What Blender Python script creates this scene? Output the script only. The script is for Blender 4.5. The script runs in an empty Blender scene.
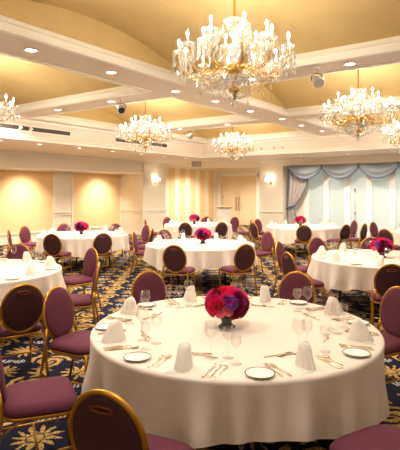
import bpy, math, random
from mathutils import Vector, Matrix

# ------------------------------------------------------------------ camera, world, exposure
S = bpy.context.scene
COL = S.collection
PI = math.pi
TH = math.radians(35.6)            # the camera looks 35.6 degrees off the room's long axis
cam_d = bpy.data.cameras.new('camera')
cam = bpy.data.objects.new('camera', cam_d)
COL.objects.link(cam)
cam.location = (0, 0, 1.705)
cam.rotation_euler = (PI / 2, 0, TH - PI / 2)
cam_d.sensor_fit = 'HORIZONTAL'
cam_d.sensor_width = 36
cam_d.lens = 36 * 475 / 400
cam_d.shift_y = -33 / 400
cam_d.clip_end = 100
S.camera = cam

S.view_settings.view_transform = 'Standard'
S.view_settings.look = 'None'
S.view_settings.gamma = 1
S.view_settings.use_curve_mapping = False
S.view_settings.exposure = 0.82
S.cycles.caustics_reflective = False
S.cycles.caustics_refractive = False
S.cycles.transparent_max_bounces = 24

world = bpy.data.worlds.new('world')
S.world = world
world.use_nodes = True
world.node_tree.nodes['Background'].inputs[0].default_value = (0.75, 0.88, 1.0, 1)
world.node_tree.nodes['Background'].inputs[1].default_value = 0.3

DOWN_W = 13.5          # each recessed downlight
BULB_E = 370.0         # emission of each chandelier bulb
WASH_W = 150.0          # niche lamps
DAY_W = 80.0          # daylight outside the windows
WARM = (1.0, 0.89, 0.77)

def lamp(name, kind, loc, energy, color, parent=None, rot=(0, 0, 0), **kw):
    d = bpy.data.lights.new(name, kind)
    d.energy = energy
    d.color = color
    for k, v in kw.items():
        setattr(d, k, v)
    o = bpy.data.objects.new(name, d)
    COL.objects.link(o)
    o.location = loc
    o.rotation_euler = rot
    if parent:
        o.parent = parent
    return o

lamp('daylight', 'AREA', (18.6, 2.0, 1.6), DAY_W, (0.93, 1.0, 0.99), rot=(0, PI / 2, 0), shape='RECTANGLE', size=3.2, size_y=12.5)

# ------------------------------------------------------------------ helpers
def lin(c):
    return tuple(((x / 255) / 12.92 if x / 255 <= 0.04045 else ((x / 255 + 0.055) / 1.055) ** 2.4) for x in c) + (1,)

def mat(name, rgb, rough=0.6, metal=0.0, spec=0.5, noise=0.0, nscale=40, bump=0.0, sheen=0.0):
    m = bpy.data.materials.new(name)
    m.use_nodes = True
    nt = m.node_tree
    b = nt.nodes['Principled BSDF']
    c = lin(rgb)
    b.inputs['Base Color'].default_value = c
    b.inputs['Roughness'].default_value = rough
    b.inputs['Metallic'].default_value = metal
    b.inputs['Specular IOR Level'].default_value = spec
    if sheen:
        b.inputs['Sheen Weight'].default_value = sheen
    if noise or bump:
        tc = nt.nodes.new('ShaderNodeTexCoord')
        n = nt.nodes.new('ShaderNodeTexNoise')
        n.inputs['Scale'].default_value = nscale
        n.inputs['Detail'].default_value = 4
        nt.links.new(tc.outputs['Object'], n.inputs['Vector'])
        if noise:
            r = nt.nodes.new('ShaderNodeValToRGB')
            r.color_ramp.elements[0].color = tuple(x * (1 - noise) for x in c[:3]) + (1,)
            r.color_ramp.elements[1].color = tuple(min(1, x * (1 + noise)) for x in c[:3]) + (1,)
            r.color_ramp.elements[0].position = 0.3
            r.color_ramp.elements[1].position = 0.7
            nt.links.new(n.outputs['Fac'], r.inputs[0])
            nt.links.new(r.outputs[0], b.inputs['Base Color'])
        if bump:
            bp = nt.nodes.new('ShaderNodeBump')
            bp.inputs['Strength'].default_value = bump
            bp.inputs['Distance'].default_value = 0.01
            nt.links.new(n.outputs['Fac'], bp.inputs['Height'])
            nt.links.new(bp.outputs[0], b.inputs['Normal'])
    return m

def emis(name, rgb, strength):
    m = bpy.data.materials.new(name)
    m.use_nodes = True
    nt = m.node_tree
    nt.nodes.remove(nt.nodes['Principled BSDF'])
    e = nt.nodes.new('ShaderNodeEmission')
    e.inputs[0].default_value = tuple(rgb) + (1,)
    e.inputs[1].default_value = strength
    nt.links.new(e.outputs[0], nt.nodes['Material Output'].inputs[0])
    return m

def clear_glass(name, tint, gloss, milk=0.0, base=0.06):
    """thin clear glass: mostly see-through, mirror-like towards grazing, a little milky"""
    m = bpy.data.materials.new(name)
    m.use_nodes = True
    nt = m.node_tree
    nt.nodes.remove(nt.nodes['Principled BSDF'])
    out = nt.nodes['Material Output']
    tr = nt.nodes.new('ShaderNodeBsdfTransparent')
    tr.inputs[0].default_value = tint + (1,)
    gl = nt.nodes.new('ShaderNodeBsdfGlossy')
    gl.inputs['Roughness'].default_value = 0.06
    lw = nt.nodes.new('ShaderNodeLayerWeight')
    lw.inputs[0].default_value = 0.35
    ma = nt.nodes.new('ShaderNodeMath')
    ma.operation = 'MULTIPLY_ADD'
    ma.inputs[1].default_value = gloss
    ma.inputs[2].default_value = base
    nt.links.new(lw.outputs['Facing'], ma.inputs[0])
    mx = nt.nodes.new('ShaderNodeMixShader')
    nt.links.new(ma.outputs[0], mx.inputs[0])
    nt.links.new(tr.outputs[0], mx.inputs[1])
    nt.links.new(gl.outputs[0], mx.inputs[2])
    last = mx
    if milk:
        df = nt.nodes.new('ShaderNodeBsdfDiffuse')
        df.inputs[0].default_value = (0.95, 0.93, 0.9, 1)
        tl = nt.nodes.new('ShaderNodeBsdfTranslucent')
        tl.inputs[0].default_value = (0.95, 0.93, 0.9, 1)
        ad = nt.nodes.new('ShaderNodeMixShader')
        ad.inputs[0].default_value = 0.5
        nt.links.new(df.outputs[0], ad.inputs[1])
        nt.links.new(tl.outputs[0], ad.inputs[2])
        m2 = nt.nodes.new('ShaderNodeMixShader')
        m2.inputs[0].default_value = milk
        nt.links.new(mx.outputs[0], m2.inputs[1])
        nt.links.new(ad.outputs[0], m2.inputs[2])
        last = m2
    nt.links.new(last.outputs[0], out.inputs[0])
    return m

def V(*a):
    return Vector(a)

class MB:
    """collects shapes and links them as ONE mesh object"""
    def __init__(self):
        self.v, self.f, self.s = [], [], []
    def add(self, vs, fs, smooth=False, M=None):
        n = len(self.v)
        for p in vs:
            p = Vector(p)
            self.v.append(tuple(M @ p if M else p))
        for f in fs:
            self.f.append(tuple(i + n for i in f))
            self.s.append(smooth)
        return self
    def box(self, x0, x1, y0, y1, z0, z1, M=None):
        vs = [(x, y, z) for z in (z0, z1) for y in (y0, y1) for x in (x0, x1)]
        return self.add(vs, [(0, 2, 3, 1), (4, 5, 7, 6), (0, 1, 5, 4), (2, 6, 7, 3), (0, 4, 6, 2), (1, 3, 7, 5)], False, M)
    def lathe(self, prof, n=16, M=None, sx=1, sy=1, smooth=True):
        vs, fs = [], []
        for r, z in prof:
            for k in range(n):
                a = 2 * PI * k / n
                vs.append((r * sx * math.cos(a), r * sy * math.sin(a), z))
        m = len(prof)
        for i in range(m - 1):
            for k in range(n):
                a, b = i * n + k, i * n + (k + 1) % n
                fs.append((a, b, b + n, a + n))
        return self.add(vs, fs, smooth, M)
    def disc(self, r, z, n=16, M=None, up=True):
        vs = [(r * math.cos(2 * PI * k / n), r * math.sin(2 * PI * k / n), z) for k in range(n)]
        f = tuple(range(n))
        return self.add(vs, [f if up else f[::-1]], False, M)
    def tube(self, pts, r, n=8, closed=False, M=None, flat=1.0):
        pts = [Vector(p) for p in pts]
        m = len(pts)
        rs = r if isinstance(r, (list, tuple)) else [r] * m
        up = None
        vs, fs = [], []
        for i, p in enumerate(pts):
            if closed:
                t = pts[(i + 1) % m] - pts[i - 1]
            else:
                t = pts[min(i + 1, m - 1)] - pts[max(i - 1, 0)]
            t.normalize()
            if up is None:
                up = V(0, 0, 1) if abs(t.z) < 0.9 else V(1, 0, 0)
            a = (up - t * up.dot(t))
            if a.length < 1e-5:
                a = t.orthogonal()
            a.normalize()
            b = t.cross(a)
            up = a
            for k in range(n):
                q = 2 * PI * k / n
                vs.append(p + a * (rs[i] * math.cos(q)) + b * (rs[i] * flat * math.sin(q)))
        for i in range(m if closed else m - 1):
            for k in range(n):
                c, d = i * n + k, i * n + (k + 1) % n
                e, g = ((i + 1) % m) * n + k, ((i + 1) % m) * n + (k + 1) % n
                fs.append((c, d, g, e))
        if not closed:
            fs.append(tuple(range(n))[::-1])
            fs.append(tuple(range((m - 1) * n, m * n)))
        return self.add(vs, fs, True, M)
    def ball(self, c, rx, ry=None, rz=None, n=12, m=8, M=None):
        ry = ry or rx
        rz = rz or rx
        prof = [(max(1e-4, math.sin(PI * i / m)), -math.cos(PI * i / m)) for i in range(m + 1)]
        vs, fs = [], []
        for r, z in prof:
            for k in range(n):
                a = 2 * PI * k / n
                vs.append((c[0] + rx * r * math.cos(a), c[1] + ry * r * math.sin(a), c[2] + rz * z))
        for i in range(m):
            for k in range(n):
                a, b = i * n + k, i * n + (k + 1) % n
                fs.append((a, b, b + n, a + n))
        return self.add(vs, fs, True, M)
    def octa(self, c, r, h0, h1=None):
        """a cut crystal: r = half width, h0 up, h1 down"""
        h1 = h1 or h0
        x, y, z = c
        vs = [(x + r, y, z), (x, y + r, z), (x - r, y, z), (x, y - r, z), (x, y, z + h0), (x, y, z - h1)]
        return self.add(vs, [(0, 1, 4), (1, 2, 4), (2, 3, 4), (3, 0, 4), (1, 0, 5), (2, 1, 5), (3, 2, 5), (0, 3, 5)])
    def prism(self, poly, z0, z1, M=None):
        n = len(poly)
        vs = [(x, y, z0) for x, y in poly] + [(x, y, z1) for x, y in poly]
        fs = [tuple(range(n))[::-1], tuple(range(n, 2 * n))]
        for k in range(n):
            fs.append((k, (k + 1) % n, n + (k + 1) % n, n + k))
        return self.add(vs, fs, False, M)
    def grid(self, P, nu, nv, fn, wrap=False, M=None):
        vs = [fn(i, j) for j in range(nv + 1) for i in range(nu + (0 if wrap else 1))]
        w = nu if wrap else nu + 1
        fs = []
        for j in range(nv):
            for i in range(nu):
                a, b = j * w + i, j * w + (i + 1) % w
                fs.append((a, b, b + w, a + w))
        return self.add(vs, fs, True, M)
    def mesh(self, name, m):
        me = bpy.data.meshes.new(name)
        me.from_pydata(self.v, [], self.f)
        me.polygons.foreach_set('use_smooth', self.s)
        me.materials.append(m)
        me.update()
        return me
    def build(self, name, m, parent=None, label=None):
        return place(name, self.mesh(name, m), parent, label)

def place(name, me, parent=None, label=None):
    o = bpy.data.objects.new(name, me)
    COL.objects.link(o)
    if parent:
        o.parent = parent
    if label:
        o['label'] = label
    return o

def struct(name, mb, m, parent=None):
    o = mb.build(name, m, parent)
    o['kind'] = 'structure'
    return o

def tag(o, label, cat, group=None):
    o['label'] = label
    o['category'] = cat
    if group:
        o['group'] = group
    return o

def thing(name, label, cat, loc=(0, 0, 0), rz=0.0, group=None):
    o = bpy.data.objects.new(name, None)
    COL.objects.link(o)
    o.empty_display_size = 0.1
    o.location = loc
    o.rotation_euler = (0, 0, rz)
    return tag(o, label, cat, group)

def dup(root, loc, rz, label, group=None, scale=None):
    def rec(o, parent):
        c = o.copy()
        COL.objects.link(c)
        c.parent = parent
        for ch in list(o.children):
            rec(ch, c)
        return c
    r = rec(root, None)
    r.location = loc
    r.rotation_euler = (0, 0, rz)
    r['label'] = label
    if group:
        r['group'] = group
    if scale:
        r.scale = (scale,) * 3
    return r

def rotz(a):
    return Matrix.Rotation(a, 4, 'Z')

# ------------------------------------------------------------------ materials
M_WALL = mat('cream_wall_paint', (240, 231, 214), 0.55)
M_CEIL = mat('soffit_paint', (238, 224, 208), 0.7)
M_TRIM = mat('white_trim_paint', (246, 240, 229), 0.5)
M_MULL = mat('bright_white_mullion', (253, 253, 250), 0.4)
M_VAULT = mat('ochre_vault_paint', (214, 186, 128), 0.7, noise=0.04, nscale=3)
M_PANEL = mat('peach_panel_fabric', (242, 208, 158), 0.6)
M_DOOR = mat('cream_door_paint', (232, 212, 176), 0.45)
M_CLOTH = mat('white_table_linen', (242, 229, 214), 0.8, bump=0.05, nscale=60)
M_NAP = mat('white_napkin_linen', (253, 249, 242), 0.8)
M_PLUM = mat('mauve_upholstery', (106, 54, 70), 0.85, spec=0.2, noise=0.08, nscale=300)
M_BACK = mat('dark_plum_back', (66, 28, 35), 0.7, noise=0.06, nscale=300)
M_GOLD = mat('gilt_metal', (194, 142, 48), 0.34, metal=0.9)
M_BRASS = mat('polished_brass', (226, 180, 92), 0.25, metal=1.0)
M_COPPER = mat('copper_grip', (140, 72, 44), 0.35, metal=0.6)
M_DARK = mat('black_metal', (28, 26, 26), 0.4)
M_GREY = mat('grey_metal', (150, 146, 140), 0.5)
M_GRILLE = mat('dark_grille', (74, 62, 50), 0.6)
M_WOOD = mat('dark_table_wood', (60, 44, 34), 0.6)
M_PORC = mat('white_porcelain', (246, 240, 230), 0.18)
M_RIM = mat('dark_blue_rim', (54, 40, 36), 0.25)
M_STEEL = mat('cutlery_metal', (206, 188, 158), 0.24, metal=1.0)
M_VASE = mat('dark_glazed_vase', (72, 84, 84), 0.2)
M_LEAF = mat('dark_leaf', (44, 66, 44), 0.6, noise=0.2, nscale=30)
M_GLASS = clear_glass('stemware_glass', (0.985, 0.985, 0.98), 0.27, 0.0, 0.015)
M_CRYS = clear_glass('cut_crystal', (0.97, 0.97, 0.97), 0.6, 0.2, 0.16)
M_CANDLE = mat('ivory_candle_sleeve', (248, 238, 214), 0.5)
M_BULB = emis('candle_bulb', (1.0, 0.90, 0.76), BULB_E)
M_LENS = emis('downlight_lens', (1.0, 0.9, 0.75), 9.0)
M_SHADE = emis('sconce_shade', (1.0, 0.9, 0.72), 1.3)
M_SWAG = mat('grey_blue_drapery', (144, 151, 160), 0.75, sheen=0.2)
M_DRAPE = mat('greige_drapery', (186, 180, 176), 0.75)
M_TRIMB = mat('slate_blue_braid', (90, 106, 130), 0.7)
M_SILVER = mat('silver_spot_housing', (205, 200, 192), 0.3, metal=0.5)
ROSE = {
    'hot': mat('hot_pink_petal', (250, 60, 146), 0.6, noise=0.12, nscale=25),
    'red': mat('crimson_petal', (236, 40, 92), 0.6, noise=0.12, nscale=25),
    'wine': mat('wine_petal', (150, 24, 62), 0.6, noise=0.15, nscale=25),
    'pink': mat('salmon_pink_petal', (250, 146, 164), 0.6, noise=0.12, nscale=25),
    'violet': mat('violet_petal', (158, 92, 200), 0.6, noise=0.15, nscale=25),
}
M_POLLEN = mat('pale_flower_eye', (226, 206, 220), 0.7)

def let_through(m, amount):
    """thin petals and linen: part of the light passes to the other side"""
    nt = m.node_tree
    b = nt.nodes['Principled BSDF']
    tl = nt.nodes.new('ShaderNodeBsdfTranslucent')
    src = b.inputs['Base Color']
    if src.is_linked:
        nt.links.new(src.links[0].from_socket, tl.inputs[0])
    else:
        tl.inputs[0].default_value = src.default_value
    mx = nt.nodes.new('ShaderNodeMixShader')
    mx.inputs[0].default_value = amount
    nt.links.new(b.outputs[0], mx.inputs[1])
    nt.links.new(tl.outputs[0], mx.inputs[2])
    nt.links.new(mx.outputs[0], nt.nodes['Material Output'].inputs[0])
for m_ in ROSE.values():
    let_through(m_, .45)
let_through(M_NAP, .35)

def carpet_material():
    m = bpy.data.materials.new('navy_gold_carpet')
    m.use_nodes = True
    nt = m.node_tree
    L = nt.links.new
    bs = nt.nodes['Principled BSDF']
    bs.inputs['Roughness'].default_value = 0.95
    bs.inputs['Specular IOR Level'].default_value = 0.15
    tc = nt.nodes.new('ShaderNodeTexCoord')
    def val(x):
        return x
    def math_(op, a, b=0.0, c=0.0, clamp=False):
        n = nt.nodes.new('ShaderNodeMath')
        n.operation = op
        n.use_clamp = clamp
        for i, q in enumerate((a, b, c)):
            if isinstance(q, (int, float)):
                n.inputs[i].default_value = q
            else:
                L(q, n.inputs[i])
        return n.outputs[0]
    mp = nt.nodes.new('ShaderNodeMapping')
    mp.inputs['Rotation'].default_value = (0, 0, math.radians(54))
    L(tc.outputs['Object'], mp.inputs['Vector'])
    nz = nt.nodes.new('ShaderNodeTexNoise')
    nz.inputs['Scale'].default_value = 9
    nz.inputs['Detail'].default_value = 3
    L(mp.outputs[0], nz.inputs['Vector'])
    sub = nt.nodes.new('ShaderNodeVectorMath')
    sub.operation = 'SUBTRACT'
    L(nz.outputs['Color'], sub.inputs[0])
    sub.inputs[1].default_value = (0.5, 0.5, 0.5)
    wob = nt.nodes.new('ShaderNodeVectorMath')
    wob.operation = 'MULTIPLY_ADD'
    L(sub.outputs[0], wob.inputs[0])
    wob.inputs[1].default_value = (0.09, 0.09, 0)
    L(mp.outputs[0], wob.inputs[2])
    sp = nt.nodes.new('ShaderNodeSeparateXYZ')
    L(wob.outputs[0], sp.inputs[0])
    TX, TY = 0.74, 0.60
    X, Y = math_('DIVIDE', sp.outputs[0], TX), math_('DIVIDE', sp.outputs[1], TY)
    def motif(ox, oy, petals, r0, amp, spin):
        fx = math_('MULTIPLY', math_('SUBTRACT', math_('FRACT', math_('ADD', X, ox)), 0.5), TX)
        fy = math_('MULTIPLY', math_('SUBTRACT', math_('FRACT', math_('ADD', Y, oy)), 0.5), TY)
        r = math_('SQRT', math_('ADD', math_('MULTIPLY', fx, fx), math_('MULTIPLY', fy, fy)))
        a = math_('ARCTAN2', fy, fx)
        w = math_('COSINE', math_('MULTIPLY_ADD', r, spin, math_('MULTIPLY', a, petals)))
        edge = math_('MULTIPLY_ADD', w, amp, r0)
        return math_('MULTIPLY', math_('SUBTRACT', edge, r), 60, clamp=True), r, a
    flower, r1, a1 = motif(0, 0, 12, 0.135, 0.055, 0)
    core = math_('LESS_THAN', math_('ABSOLUTE', math_('SUBTRACT', r1, 0.062)), 0.007)
    vein = math_('GREATER_THAN', math_('SINE', math_('MULTIPLY_ADD', r1, 110, math_('MULTIPLY', a1, 6))), 0.72)
    scroll, r2, a2 = motif(0.5, 0.5, 3, 0.19, 0.06, 24)
    cut = math_('GREATER_THAN', math_('SINE', math_('MULTIPLY_ADD', r2, 75, math_('MULTIPLY', a2, 2))), -0.25)
    scroll = math_('MULTIPLY', scroll, cut)
    leaf, r3, a3 = motif(0.5, 0.0, 5, 0.085, 0.045, 30)
    bar, r4, a4 = motif(0.0, 0.5, 2, 0.075, 0.055, 0)
    bcut = math_('GREATER_THAN', math_('SINE', math_('MULTIPLY', sp.outputs[0], 180)), -0.1)
    bar = math_('MULTIPLY', bar, bcut)
    fl = math_('SUBTRACT', flower, math_('MULTIPLY', math_('MAXIMUM', core, math_('MULTIPLY', vein, 0.5)), 0.8), clamp=True)
    gold = math_('MAXIMUM', fl, math_('MAXIMUM', scroll, leaf), clamp=True)
    fine = nt.nodes.new('ShaderNodeTexNoise')
    fine.inputs['Scale'].default_value = 60
    L(mp.outputs[0], fine.inputs['Vector'])
    gr = nt.nodes.new('ShaderNodeValToRGB')
    gr.color_ramp.elements[0].color = lin((150, 112, 56))
    gr.color_ramp.elements[0].position = 0.35
    gr.color_ramp.elements[1].color = lin((214, 180, 112))
    gr.color_ramp.elements[1].position = 0.65
    L(fine.outputs['Fac'], gr.inputs[0])
    def mix(fac, A, B):
        n = nt.nodes.new('ShaderNodeMix')
        n.data_type = 'RGBA'
        L(fac, n.inputs[0])
        for i, q in ((6, A), (7, B)):
            if isinstance(q, tuple):
                n.inputs[i].default_value = q
            else:
                L(q, n.inputs[i])
        return n.outputs[2]
    c = mix(gold, lin((22, 24, 44)), gr.outputs[0])
    c = mix(bar, c, lin((196, 190, 190)))
    L(c, bs.inputs['Base Color'])
    return m
M_CARPET = carpet_material()

def stripe_material():
    m = mat('striped_wallpaper', (240, 214, 172), 0.6)
    nt = m.node_tree
    L = nt.links.new
    tc = nt.nodes.new('ShaderNodeTexCoord')
    sp = nt.nodes.new('ShaderNodeSeparateXYZ')
    L(tc.outputs['Object'], sp.inputs[0])
    a = nt.nodes.new('ShaderNodeMath')
    a.operation = 'MULTIPLY_ADD'
    a.inputs[1].default_value = 1 / 0.82
    a.inputs[2].default_value = -18.59 / 0.82 + 100.22
    L(sp.outputs[0], a.inputs[0])
    fr = nt.nodes.new('ShaderNodeMath')
    fr.operation = 'FRACT'
    L(a.outputs[0], fr.inputs[0])
    rp = nt.nodes.new('ShaderNodeValToRGB')
    rp.color_ramp.interpolation = 'CONSTANT'
    rp.color_ramp.elements[0].color = lin((242, 228, 202))
    rp.color_ramp.elements[1].position = 0.44
    rp.color_ramp.elements[1].color = lin((234, 202, 152))
    L(fr.outputs[0], rp.inputs[0])
    L(rp.outputs[0], nt.nodes['Principled BSDF'].inputs['Base Color'])
    return m
M_STRIPE = stripe_material()

def frosted():
    m = bpy.data.materials.new('frosted_window_glass')
    m.use_nodes = True
    nt = m.node_tree
    nt.nodes.remove(nt.nodes['Principled BSDF'])
    tl = nt.nodes.new('ShaderNodeBsdfTranslucent')
    tl.inputs[0].default_value = (0.86, 0.93, 0.92, 1)
    df = nt.nodes.new('ShaderNodeBsdfDiffuse')
    df.inputs[0].default_value = (0.80, 0.86, 0.85, 1)
    mx = nt.nodes.new('ShaderNodeMixShader')
    mx.inputs[0].default_value = 0.5
    nt.links.new(tl.outputs[0], mx.inputs[1])
    nt.links.new(df.outputs[0], mx.inputs[2])
    nt.links.new(mx.outputs[0], nt.nodes['Material Output'].inputs[0])
    return m
M_FROST = frosted()

# ------------------------------------------------------------------ the room
ZB, ZL = 3.40, 2.92                # beam soffits, low perimeter soffit
XW, YF, YR, XD = 16.2, 12.8, 14.05, 21.2
XN, YN = -2.6, -4.2
struct('floor', MB().box(XN, XD + .2, YN, YR + .2, -0.12, 0), M_CARPET)

bx = [(2.31, 5.93), (6.57, 9.73), (10.37, 13.53)]
by = [(0.50, 4.54), (5.36, 9.40)]
XS, YS = 13.9, 9.85                # where the ceiling steps down
xs = [XN] + [q for b in bx for q in b] + [XS]
ys = [YN] + [q for b in by for q in b] + [YS]
mb = MB()
for i in range(len(xs) - 1):
    for j in range(len(ys) - 1):
        if i % 2 == 1 and j % 2 == 1:
            continue
        mb.add([(xs[i], ys[j], ZB), (xs[i + 1], ys[j], ZB), (xs[i + 1], ys[j + 1], ZB), (xs[i], ys[j + 1], ZB)], [(0, 3, 2, 1)])
struct('ceiling', mb, M_CEIL)
mb = MB()
mb.box(XN, XS, YS, YR + .2, ZL, ZL + .6)
mb.box(XS, XD + .2, YN, YR + .2, ZL, ZL + .6)
struct('ceiling_perimeter', mb, M_CEIL)

PROFILE = [(0, 3.40), (0, 3.445), (.03, 3.455), (.03, 3.49), (.07, 3.515), (.075, 3.55), (.10, 3.56), (.10, 3.585)]
nt_ = 0
for (x0, x1) in bx:
    for (y0, y1) in by:
        nt_ += 1
        mb = MB()
        for k in range(len(PROFILE) - 1):
            (o0, z0), (o1, z1) = PROFILE[k], PROFILE[k + 1]
            A = [(x0 - o0, y0 - o0, z0), (x1 + o0, y0 - o0, z0), (x1 + o0, y1 + o0, z0), (x0 - o0, y1 + o0, z0)]
            B = [(x0 - o1, y0 - o1, z1), (x1 + o1, y0 - o1, z1), (x1 + o1, y1 + o1, z1), (x0 - o1, y1 + o1, z1)]
            mb.add(A + B, [(0, 4, 5, 1), (1, 5, 6, 2), (2, 6, 7, 3), (3, 7, 4, 0)])
        # flat bead around the opening, standing proud of the soffit
        for (a0, a1, b0, b1) in ((x0 - .07, x1 + .07, y0 - .07, y0), (x0 - .07, x1 + .07, y1, y1 + .07), (x0 - .07, x0, y0, y1), (x1, x1 + .07, y0, y1)):
            mb.box(a0, a1, b0, b1, 3.385, 3.405)
        struct('trim_%d' % nt_, mb, M_TRIM)
        # barrel vault with its two end walls
        mb = MB()
        e = .10
        zs, rise, N = 3.58, 0.34, 28
        hw = (x1 - x0) / 2 + e
        R = (hw * hw + rise * rise) / (2 * rise)
        a0 = math.asin(hw / R)
        arc = [((x0 + x1) / 2 + R * math.sin(-a0 + 2 * a0 * k / N), zs + rise - R + R * math.cos(-a0 + 2 * a0 * k / N)) for k in range(N + 1)]
        mb.grid(None, N, 1, lambda i, j: (arc[i][0], (y0 - e, y1 + e)[j], arc[i][1]))
        for yy in (y0 - e, y1 + e):
            mb.add([(x, yy, z) for x, z in arc], [tuple(range(N + 1))])
        struct('ceiling_vault_%d' % nt_, mb, M_VAULT)

# crown moulding along the low soffit's edge and at the walls
mb = MB()
mb.box(XN, XS - .02, YS - .05, YS, ZL, ZL + .06)
mb.box(XN, XS - .02, YS - .03, YS, ZL + .09, ZL + .12)
mb.box(XS - .05, XS, YN, YS, ZL, ZL + .06)
mb.box(XS - .03, XS, YN, YS, ZL + .09, ZL + .12)
mb.box(XN, XS, YS - .10, YS, ZB - .05, ZB)
mb.box(XS - .10, XS, YN, YS - .1, ZB - .05, ZB)
struct('trim_7', mb, M_TRIM)

# left side: fascia above niches, recessed wall with peach panels between pilasters
struct('wall_left_fascia', MB().box(XN, 14.0, YF, YR, 2.43, ZL), M_WALL)
struct('trim_8', MB().box(XN, 14.0, YF - .06, YF, 2.84, ZL).box(XN, 14.0, YF - .03, YF, 2.43, 2.47), M_TRIM)
struct('wall_left', MB().box(XN, 14.0, YR, YR + .2, 0, 2.43), M_WALL)
k = 9
for (p0, p1) in ((11.50, 13.98), (8.17, 10.67), (4.84, 7.34), (1.5, 4.0)):
    struct('wall_panel_%d' % (k - 8), MB().box(p0 + .03, p1 - .03, YR - .02, YR, .36, 2.40), M_PANEL)
    mb = MB()
    mb.box(p0 - .02, p0 + .03, YR - .04, YR, .31, 2.43).box(p1 - .03, p1 + .02, YR - .04, YR, .31, 2.43).box(p0, p1, YR - .04, YR, .31, .36).box(p0, p1, YR - .04, YR, 2.40, 2.43)
    struct('trim_%d' % k, mb, M_TRIM)
    k += 1
mb = MB()
for (p0, p1) in ((10.69, 11.48), (7.36, 8.15), (4.02, 4.82)):
    mb.box(p0, p1, YR - .07, YR, .95, .99).box(p0, p1, YR - .06, YR, 0, .14).box(p0, p1, YR - .05, YR, .86, .885)
struct('trim_%d' % k, mb, M_TRIM); k += 1
struct('wall_left_pillar', MB().box(14.0, 15.39, YF, YR + .2, 0, ZL), M_WALL)
mb = MB()
for z0, z1, o in ((.94, .98, .03), (.87, .89, .015), (0, .15, .02), (ZL - .10, ZL, .05)):
    mb.box(14.0 - o, 15.39 + o, YF - o, YF, z0, z1).box(14.0 - o, 14.0, YF, YR, z0, z1 if z1 < 2 else 2.42).box(15.39, 15.39 + o, YF, YR, z0, z1)
struct('trim_%d' % k, mb, M_TRIM); k += 1
struct('wall_striped', MB().box(15.39, XD + .2, YR, YR + .2, 0, ZL), M_STRIPE)
struct('baseboard_striped', MB().box(15.41, XD, YR - .03, YR, 0, .14), M_TRIM)
struct('trim_%d' % k, MB().box(15.41, XD, YR - .06, YR, ZL - .08, ZL), M_TRIM); k += 1

# far end: the door wall, its pillar, the window wall
struct('wall_back', MB().box(XD, XD + .2, 13.9, YR, 0, ZL).box(XD, XD + .2, 8.6, 11.62, 0, ZL).box(XD, XD + .2, 11.62, 13.9, 2.56, ZL), M_WALL)
struct('trim_%d' % k, MB().box(XD - .04, XD, 13.84, 13.94, 0, 2.62).box(XD - .04, XD, 11.56, 11.66, 0, 2.62).box(XD - .04, XD, 11.56, 13.94, 2.54, 2.66).box(XD - .08, XD, 8.8, YR, ZL - .1, ZL), M_TRIM); k += 1
for n, (d0, d1) in enumerate(((12.76, 13.84), (11.66, 12.74))):
    mb = MB().box(XD + .02, XD + .07, d0, d1, 0.01, 2.54)
    for z0, z1 in ((.2, .95), (1.12, 2.38)):
        a, b = d0 + .16, d1 - .16
        mb.box(XD + .005, XD + .02, a, a + .04, z0, z1).box(XD + .005, XD + .02, b - .04, b, z0, z1)
        mb.box(XD + .005, XD + .02, a, b, z0, z0 + .04).box(XD + .005, XD + .02, a, b, z1 - .04, z1)
    d = struct('door_%d' % (n + 1), mb, M_DOOR)
    hy = d0 + .07 if n == 0 else d1 - .07
    MB().tube([(XD + .02, hy, .75), (XD - .05, hy, .78), (XD - .05, hy, 1.42), (XD + .02, hy, 1.45)], .016).build('door_handle', M_COPPER, d, 'copper coloured pull handle')
struct('wall_pillar', MB().box(XW, XD, 7.8, 8.76, 0, ZL), M_WALL)
mb = MB()
for z0, z1, o in ((.94, .98, .03), (0, .15, .02), (ZL - .10, ZL, .05)):
    mb.box(XW - o, XW, 7.8 - o, 8.76 + o, z0, z1)
struct('trim_%d' % k, mb, M_TRIM); k += 1
struct('wall_window_header', MB().box(XW, XW + .6, YN, 7.8, 2.68, ZL), M_WALL)
struct('trim_%d' % k, MB().box(XW - .06, XW, YN, 7.75, ZL - .09, ZL).box(XW - .02, XW, YN, 7.8, 2.66, 2.71), M_TRIM); k += 1
XG = 16.62
for n in range(15):
    yc = 7.05 - .38 - .76 * n
    w = struct('window_%d' % (n + 1), MB().box(XG, XG + .08, yc + .28, yc + .48, 0.02, 2.68).box(XG + .01, XG + .07, yc - .28, yc + .28, 0.02, .12).box(XG + .01, XG + .07, yc - .28, yc + .28, 2.6, 2.68), M_MULL)
    g = MB().box(XG + .035, XG + .045, yc - .28, yc + .28, .12, 2.6).build('pane', M_FROST, w, 'pale frosted pane')
    g['kind'] = 'structure'
struct('wall_window_jamb', MB().box(XG, XG + .08, 7.15, 7.8, 0, 2.68), M_WALL)
struct('wall_right', MB().box(XN, 17.0, YN - .2, YN, 0, 3.6), M_WALL)
struct('wall_front', MB().box(XN - .2, XN, YN - .2, YR + .2, 0, 3.6), M_WALL)

# niche lamps hidden in the underside of the fascia, washing the panels
for n, (xc, w) in enumerate(((12.75, 'the panel nearest the pillar'), (9.4, 'the second panel from the pillar'), (6.1, 'the third panel from the pillar'))):
    t = thing('niche_lamp', 'small round wall washer lamp in the niche over ' + w, 'lamp', (xc, 13.0, 2.43), 0, 'niche wall washers')
    MB().lathe([(.04, 0), (.055, -.004), (.055, -.012), (.04, -.012)], 20).build('trim_ring', M_TRIM, t)
    MB().disc(.04, -.006, 16, up=False).build('lens', M_LENS, t)
    lamp('niche_light', 'SPOT', (0, 0, -.03), WASH_W, (1.0, .84, .66), t, rot=(math.radians(34), 0, 0), spot_size=math.radians(104), spot_blend=1.0, shadow_soft_size=.04)

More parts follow.
